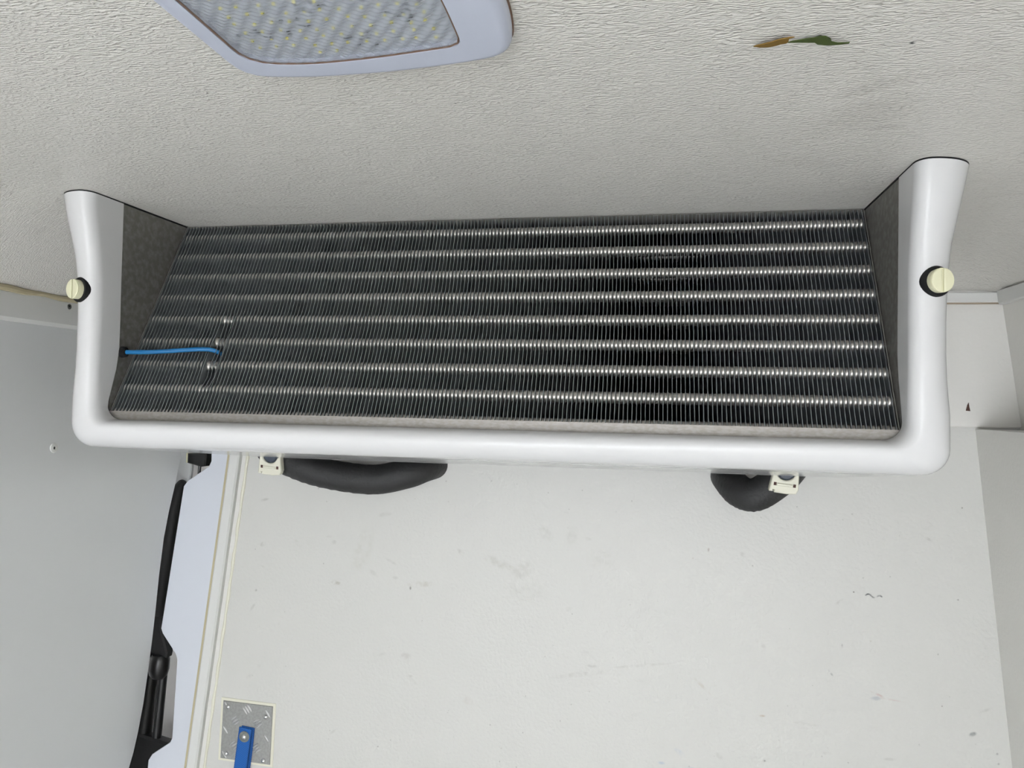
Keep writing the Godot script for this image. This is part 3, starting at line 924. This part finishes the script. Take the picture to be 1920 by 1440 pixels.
func build_lamp() -> void:
	var lamp := thing("ceiling_lamp", "pale grey ceiling lamp with ribbed lens and small diodes", "ceiling lamp", Vector3(0, 1.75, 0))
	var flat := Transform3D(Basis(Vector3(1, 0, 0), Vector3(0, 0, 1), Vector3(0, -1, 0)), Vector3.ZERO)   # x,y,z of a prism become x,z,-y
	# bezel: outline with a hole, from rings
	var outer := lamp_outline(0.0)
	if Geometry2D.is_polygon_clockwise(outer):
		outer.reverse()
	var lens := lens_outline()
	if Geometry2D.is_polygon_clockwise(lens):
		lens.reverse()
	var count := 96
	var rows := []
	for q in [[outer, 0.0, 0.0], [outer, 0.0, 0.006], [outer, 0.0015, 0.009], [outer, 0.004, 0.0108], [outer, 0.0075, 0.0115], [lens, 0.0, 0.0112], [lens, 0.0, 0.003], [lens, 0.0, 0.0]]:
		var ring := resample(inset(q[0], q[1]), count)
		var row := PackedVector3Array()
		for p in ring:
			row.append(Vector3(p.x, -q[2], p.y))
		rows.append(row)
	rows.append(rows[0])
	part("bezel", finish(loft(rows, true, false), 45.0), M.lamp_plastic, lamp)
	part("sealant", finish(moved(prism(lamp_outline(0.0009), 0.0, 0.0022, 0.0006), flat)), M.grime, lamp)
	var rim := PackedVector3Array()
	for p in resample(inset(lens, 0.0006), 72):
		rim.append(Vector3(p.x, -0.0102, p.y))
	rim.append(rim[0])
	part("lens_seal", finish(tube(rim, 0.0007, 6)), M.grime, lamp)
	part("circuit_board", finish(moved(prism(inset(lens, -0.0005), 0.0, 0.0065), flat)), M.lamp_board, lamp)
	# diodes and resistors in slanting bands on the board
	var led := finish(box(Vector3(-0.0009, -0.0008, -0.0007), Vector3(0.0009, 0.0008, 0.0007), 0.0002))
	var res := finish(box(Vector3(-0.0012, -0.0006, -0.0006), Vector3(0.0012, 0.0006, 0.0006), 0.0002))
	for i in 13:
		for j in 13:
			var p := Vector2(-0.262 + i * 0.0118 + rng.randf_range(-0.0015, 0.0015), -0.464 + j * 0.0102 + rng.randf_range(-0.0015, 0.0015))
			if not Geometry2D.is_point_in_polygon(p, inset(lens, 0.008)):
				continue
			part("diode", led, M.led_yellow, lamp, Vector3(p.x, -0.0071, p.y), Vector3(0, rng.randf_range(-0.4, 0.4), 0))
	for band in [[-0.262, -0.452], [-0.243, -0.462], [-0.192, -0.468], [-0.188, -0.476], [-0.156, -0.447], [-0.145, -0.437], [-0.225, -0.447], [-0.205, -0.43], [-0.17, -0.42]]:
		for k in 6:
			var q2 := Vector2(band[0] * LAMP + rng.randf_range(-0.009, 0.009), band[1] * LAMP + rng.randf_range(-0.006, 0.006))
			if Geometry2D.is_point_in_polygon(q2, inset(lens, 0.008)):
				part("resistor", res, M.resistor, lamp, Vector3(q2.x, -0.0069, q2.y), Vector3(0, 0.5, 0))
	# lens: a domed sheet pressed into slanting ribs and small cells; its rim is let into the bezel
	var top := PackedVector3Array()
	var step := 0.00125
	var high := {}
	var inside := {}
	for i in 134:
		for j in 172:
			var c := Vector2(-0.275 + i * step, -0.480 + j * step)
			var e := 1.0
			for k in lens.size():
				e = minf(e, c.distance_to(Geometry2D.get_closest_point_to_segment(c, lens[k], lens[(k + 1) % lens.size()])))
			if not Geometry2D.is_point_in_polygon(c, lens):
				e = -e
			inside[Vector2i(i, j)] = e > -0.004
			var dome := 0.0098 + 0.0045 * (1.0 - pow(1.0 - clampf(e / 0.035, 0.0, 1.0), 3.0))
			var rib := 0.00048 * sin(TAU * (c.x * 0.80 - c.y * 0.60) / 0.0085) + 0.00028 * sin(TAU * (c.x * 0.25 + c.y) / 0.0042)
			high[Vector2i(i, j)] = Vector3(c.x, -(dome + rib * smoothstep(0.0, 0.004, e)), c.y)
	for i in 133:
		for j in 171:
			var k := [Vector2i(i, j), Vector2i(i + 1, j), Vector2i(i + 1, j + 1), Vector2i(i, j + 1)]
			if inside[k[0]] and inside[k[1]] and inside[k[2]] and inside[k[3]]:
				quad(top, high[k[0]], high[k[3]], high[k[2]], high[k[1]])
	if (top[2] - top[0]).cross(top[1] - top[0]).y > 0.0:
		for i in range(0, top.size(), 3):
			var t := top[i + 1]
			top[i + 1] = top[i + 2]
			top[i + 2] = t
	var o := part("lens", finish(top, 60.0), M.lamp_lens, lamp)
	o.set_meta("label", "ribbed translucent lens")


func resample(poly: PackedVector2Array, count: int) -> PackedVector2Array:
	var n := poly.size()
	# start at the point nearest to the direction of +x from the middle, so that rings line up
	var c := Vector2.ZERO
	for p in poly:
		c += p
	c /= n
	var out := PackedVector2Array()
	for k in count:
		var a := TAU * k / count
		var dir := Vector2(cos(a), sin(a))
		var best := 0.0
		for i in n:
			var hit = Geometry2D.segment_intersects_segment(c, c + dir * 2.0, poly[i], poly[(i + 1) % n])
			if hit != null:
				best = maxf(best, c.distance_to(hit))
		out.append(c + dir * best)
	return out


# ------------------------------------------------------------------ hoses, strap and bits

func build_hoses() -> void:
	var wrinkle := func(r: float, from: float, to: float) -> Callable:
		return func(t: float, a: float) -> float:
			var w := clampf(smoothstep(from - 0.1, from, t) * (1.0 - smoothstep(to, to + 0.1, t)), 0.0, 1.0)
			return r + w * 0.0006 * sin(t * 210.0) * (0.4 + 0.6 * absf(sin(a * 0.5)))
	var path := smooth_path([Vector3(-0.366, 1.4015, -1.33), Vector3(-0.367, 1.4012, -1.298), Vector3(-0.375, 1.3985, -1.268), Vector3(-0.40, 1.3885, -1.248), Vector3(-0.456, 1.3774, -1.239), Vector3(-0.5315, 1.3838, -1.235), Vector3(-0.588, 1.3983, -1.230), Vector3(-0.635, 1.422, -1.226), Vector3(-0.665, 1.462, -1.222), Vector3(-0.675, 1.51, -1.222)], 10)
	var o := part("drain_hose", finish(tube(path, wrinkle.call(0.0255, 0.5, 0.85), 28), 60.0), M.hose_foam, self)
	tag(o, "long black foam-covered hose sagging below the left half of the cooling unit", "hose")
	path = smooth_path([Vector3(0.1345, 1.3988, -1.33), Vector3(0.1345, 1.3985, -1.298), Vector3(0.1385, 1.3920, -1.267), Vector3(0.150, 1.3805, -1.242), Vector3(0.1685, 1.3775, -1.229), Vector3(0.192, 1.392, -1.224), Vector3(0.218, 1.418, -1.222), Vector3(0.236, 1.455, -1.222), Vector3(0.242, 1.51, -1.222)], 10)
	o = part("drain_hose", finish(tube(path, wrinkle.call(0.0255, 0.3, 0.5), 28), 60.0), M.hose_foam, self)
	tag(o, "short bent black foam-covered hose below the right half of the cooling unit", "hose")
	for e in 2:
		var at := Vector3(-0.6198, 1.3995, -1.193) if e == 0 else Vector3(0.2074, 1.4015, -1.193)
		var words := "cream hose clip at the left end of the long black hose" if e == 0 else "cream hose clip in front of the short bent black hose"
		var c := thing("hose_clip", words, "hose clip", at, "")
		c.scale = Vector3.ONE * 1.09
		c.rotation = Vector3(0.15, 0.0, deg_to_rad(-6.0) if e == 1 else deg_to_rad(-4.0))
		build_clip(c)


func build_clip(c: Node3D) -> void:
	# a saddle: plate with a round bite for the tube, two slots bridged by a bar
	var poly := PackedVector2Array()
	for q in [[-0.0165, 0.017], [-0.0195, -0.0125], [-0.0145, -0.0125], [-0.0145, -0.0098], [-0.0125, -0.0098], [-0.0125, -0.0138], [0.004, -0.0142], [0.0165, -0.0125], [0.019, -0.006], [0.0165, 0.017]]:
		poly.append(Vector2(q[0], q[1]))
	for k in range(1, 12):
		var a := PI * k / 12.0
		poly.append(Vector2(0.0125 * cos(a), 0.017 - 0.0125 * sin(a)))
	part("saddle", finish(prism(poly, -0.006, 0.006, 0.0012), 30.0), M.cream_pale, c)
	part("bar", finish(box(Vector3(-0.0105, -0.0032, 0.0045), Vector3(0.0105, 0.0002, 0.0082), 0.0008)), M.cream_pale, c)
	for s in [-1.0, 1.0]:
		part("slot", finish(box(Vector3(s * 0.0128 - 0.0018, -0.0035, 0.0045), Vector3(s * 0.0128 + 0.0018, 0.0010, 0.0064), 0.0003)), M.crumb, c)
	part("spigot", finish(moved(lathe([Vector2(0.0, -0.03), Vector2(0.0118, -0.03), Vector2(0.0118, 0.004), Vector2(0.0095, 0.0062), Vector2(0.0, 0.0065)], 24), Transform3D(Basis(Vector3(1, 0, 0), PI / 2), Vector3(0, 0.017, 0)))), M.clip_tube, c)


func build_strap() -> void:
	var plate := thing("tread_plate", "square of aluminium tread plate riveted to the bulkhead at lower left", "metal plate", Vector3(-0.7085, 0.9005, -1.30))
	plate.rotation.z = deg_to_rad(-1.6)
	part("sealant_border", finish(prism(rect(-0.0545, -0.057, 0.0535, 0.0575), -0.001, 0.0012, 0.0004)), M.cream_pale, plate)
	part("sheet", finish(prism(rect(-0.0495, -0.0525, 0.0485, 0.0525), 0.0, 0.003, 0.0006)), M.tread_plate, plate)
	# raised lozenges in groups of three, alternately turned
	var bar := PackedVector2Array()
	for k in 12:
		var a := TAU * k / 12.0
		bar.append(Vector2(0.0078 * cos(a) * (0.75 + 0.25 * absf(cos(a))), 0.0017 * sin(a)))
	var bar_mesh := finish(prism(bar, 0.0022, 0.0042, 0.0008), 50.0)
	for i in range(-3, 4):
		for j in range(-3, 4):
			var c := Vector2((i + j) * 0.0225 - 0.001, (i - j) * 0.0225 - 0.003)
			var turn := deg_to_rad(-52.0) if (i + 100) % 2 == (j + 100) % 2 else deg_to_rad(38.0)
			for k in [-1.0, 0.0, 1.0]:
				var p := c + Vector2(0, 0.0052 * k).rotated(turn)
				if absf(p.x) < 0.043 and absf(p.y) < 0.046:
					part("tread_bar", bar_mesh, M.worn_tread, plate, Vector3(p.x, p.y, 0), Vector3(0, 0, turn))
	var rivet := finish(moved(lathe([Vector2(0.0, 0.0), Vector2(0.0044, 0.0), Vector2(0.0042, 0.0012), Vector2(0.0030, 0.0024), Vector2(0.0013, 0.0030), Vector2(0.0, 0.0031)], 16), Transform3D(Basis(Vector3(1, 0, 0), PI / 2), Vector3.ZERO)), 60.0)
	for q in [[-0.039, 0.0425], [0.036, 0.033], [-0.038, -0.0425], [0.036, -0.0465]]:
		part("rivet", rivet, M.bright_steel, plate, Vector3(q[0], q[1], 0.003))
	# blue webbing strap, doubled, hanging from one bolt
	var s := thing("pull_strap", "blue webbing strap bolted to the tread plate", "strap", Vector3(-0.7095, 0.8955, -1.294))
	s.rotation.z = deg_to_rad(-6.0)
	var uv := func(p: Vector3) -> Vector2: return Vector2(p.x / 0.026 + 0.5, p.y / 0.03)
	var rows := []
	for k in 31:
		var y := 0.015 - 0.75 * k / 30.0
		var z := 0.0012 * sin(k * 0.5) + 0.003 * smoothstep(0.0, 1.0, k / 30.0)
		rows.append(PackedVector3Array([Vector3(-0.0125, y, z), Vector3(0.0125, y, z), Vector3(0.0125, y, z + 0.0022), Vector3(-0.0125, y, z + 0.0022)]))
	part("webbing", finish(loft(rows), 30.0, uv), M.blue_webbing, s)
	rows = []
	for k in 31:
		var y := 0.0165 - 0.75 * k / 30.0
		var x := 0.003 + 0.001 * sin(k * 0.9)
		rows.append(PackedVector3Array([Vector3(x - 0.0125, y, -0.0029), Vector3(x + 0.0125, y, -0.0029), Vector3(x + 0.0125, y, -0.0009), Vector3(x - 0.0125, y, -0.0009)]))
	part("webbing", finish(loft(rows), 30.0, uv), M.blue_webbing, s)
	part("washer", finish(moved(lathe([Vector2(0.0, 0.0), Vector2(0.0098, 0.0), Vector2(0.0100, 0.0012), Vector2(0.0, 0.0014)], 28), Transform3D(Basis(Vector3(1, 0, 0), PI / 2), Vector3(0, 0, 0.0022)))), M.dull_steel, s)
	part("bolt", finish(moved(lathe([Vector2(0.0, 0.0), Vector2(0.0056, 0.0), Vector2(0.0054, 0.0014), Vector2(0.0038, 0.0030), Vector2(0.0015, 0.0038), Vector2(0.0, 0.0039)], 20), Transform3D(Basis(Vector3(1, 0, 0), PI / 2), Vector3(0, 0, 0.0034))), 60.0), M.bright_steel, s)


func screw(called: String, label: String, at: Vector3, normal: Vector3, r: float, m: Material) -> void:
	var o := thing(called, label, "screw", at)
	var side := normal.cross(Vector3(0, 0.3, 1)).normalized()
	o.basis = Basis(side, normal, side.cross(normal))
	part("head", finish(lathe([Vector2(0.0, -0.004), Vector2(r * 0.6, -0.004), Vector2(r, 0.0), Vector2(r * 0.92, r * 0.16), Vector2(r * 0.35, r * 0.24), Vector2(r * 0.3, 0.0), Vector2(0.0, -r * 0.02)], 20), 40.0), m, o)
	part("recess", finish(lathe([Vector2(0.0, -0.001), Vector2(r * 0.28, -0.001), Vector2(r * 0.27, r * 0.12), Vector2(0.0, r * 0.12)], 10)), M.foam_black, o)


func build_small_things() -> void:
	screw("screw", "pale washer-head screw in the left door panel", Vector3(left_x(1.435), 1.4345, -0.975), Vector3(1, 0, 0), 0.0075, M.trim_white)
	screw("screw", "dark screw in the white header strip beside the left end of the cooling unit", Vector3(-0.8503, 1.6441, -0.998), Vector3(1, 0, 0), 0.0042, M.dull_steel)
	screw("screw", "tiny dark screw beside the thin stem of the black door stop", Vector3(-0.8145, 1.371, -1.3975), Vector3(0, 0, 1), 0.0035, M.dull_steel)
	var gaps := [[1.292, "upper"], [1.094, "middle"], [0.889, "lower"]]
	for q in gaps:
		var s := slant(-0.7255, q[0])
		screw("groove_screw", "small black screw in the groove beside the post strip, the %s of three" % q[1], Vector3(s.x, s.y, -1.3055), Vector3(0, 0, 1), 0.0036, M.black_plastic)
	# torn leaf caught on the ceiling
	var leaf := thing("leaf", "torn brown and green leaf stuck to the ceiling", "leaf", Vector3(0.095, 1.7485, -0.507))
	var flat := Transform3D(Basis(Vector3(1, 0, 0), Vector3(0, 0, 1), Vector3(0, -1, 0)), Vector3.ZERO)
	var brown := PackedVector2Array()
	for q in [[-0.0297, 0.0045], [-0.0285, 0.0062], [-0.0245, 0.0078], [-0.0195, 0.0100], [-0.0165, 0.0128], [-0.0135, 0.0142], [-0.0085, 0.0158], [-0.0062, 0.0150], [-0.0092, 0.0132], [-0.0088, 0.0085], [-0.0095, 0.0060], [-0.0130, 0.0052], [-0.0150, 0.0035], [-0.0200, 0.0018], [-0.0255, 0.0022], [-0.0275, 0.0038]]:
		brown.append(Vector2(q[0], q[1]))
	var green := PackedVector2Array()
	for q in [[-0.0090, 0.0062], [-0.0030, 0.0058], [0.0040, 0.0048], [0.0078, 0.0046], [0.0100, 0.0020], [0.0160, 0.0002], [0.0230, 0.0004], [0.0292, 0.0010], [0.0294, 0.0026], [0.0220, 0.0028], [0.0180, 0.0046], [0.0165, 0.0085], [0.0130, 0.0116], [0.0095, 0.0122], [0.0060, 0.0104], [0.0020, 0.0100], [-0.0060, 0.0078]]:
		green.append(Vector2(q[0], q[1]))
	var b := part("blade", finish(moved(prism(brown, 0.0, 0.0006, 0.0001), flat)), M.leaf_brown, leaf, Vector3(0, 0, 0), Vector3(0.08, 0, 0.02))
	b.set_meta("label", "dry brown half")
	var g := part("blade", finish(moved(prism(green, 0.0, 0.0006, 0.0001), flat)), M.leaf_green, leaf, Vector3(0, -0.0008, 0), Vector3(-0.05, 0, -0.01))
	g.set_meta("label", "dark green half")
	# crumb of leaf on the upper board
	var cr := part("leaf_crumb", finish(prism(PackedVector2Array([Vector2(-0.0035, -0.006), Vector2(0.003, -0.0065), Vector2(0.0015, 0.0), Vector2(0.0005, 0.007), Vector2(-0.0015, 0.003)]), 0.0, 0.0012, 0.0003)), M.crumb, self, Vector3(0.499, 1.521, -1.294))
	tag(cr, "small brown leaf crumb on the upper board right of the cooling unit", "leaf crumb")
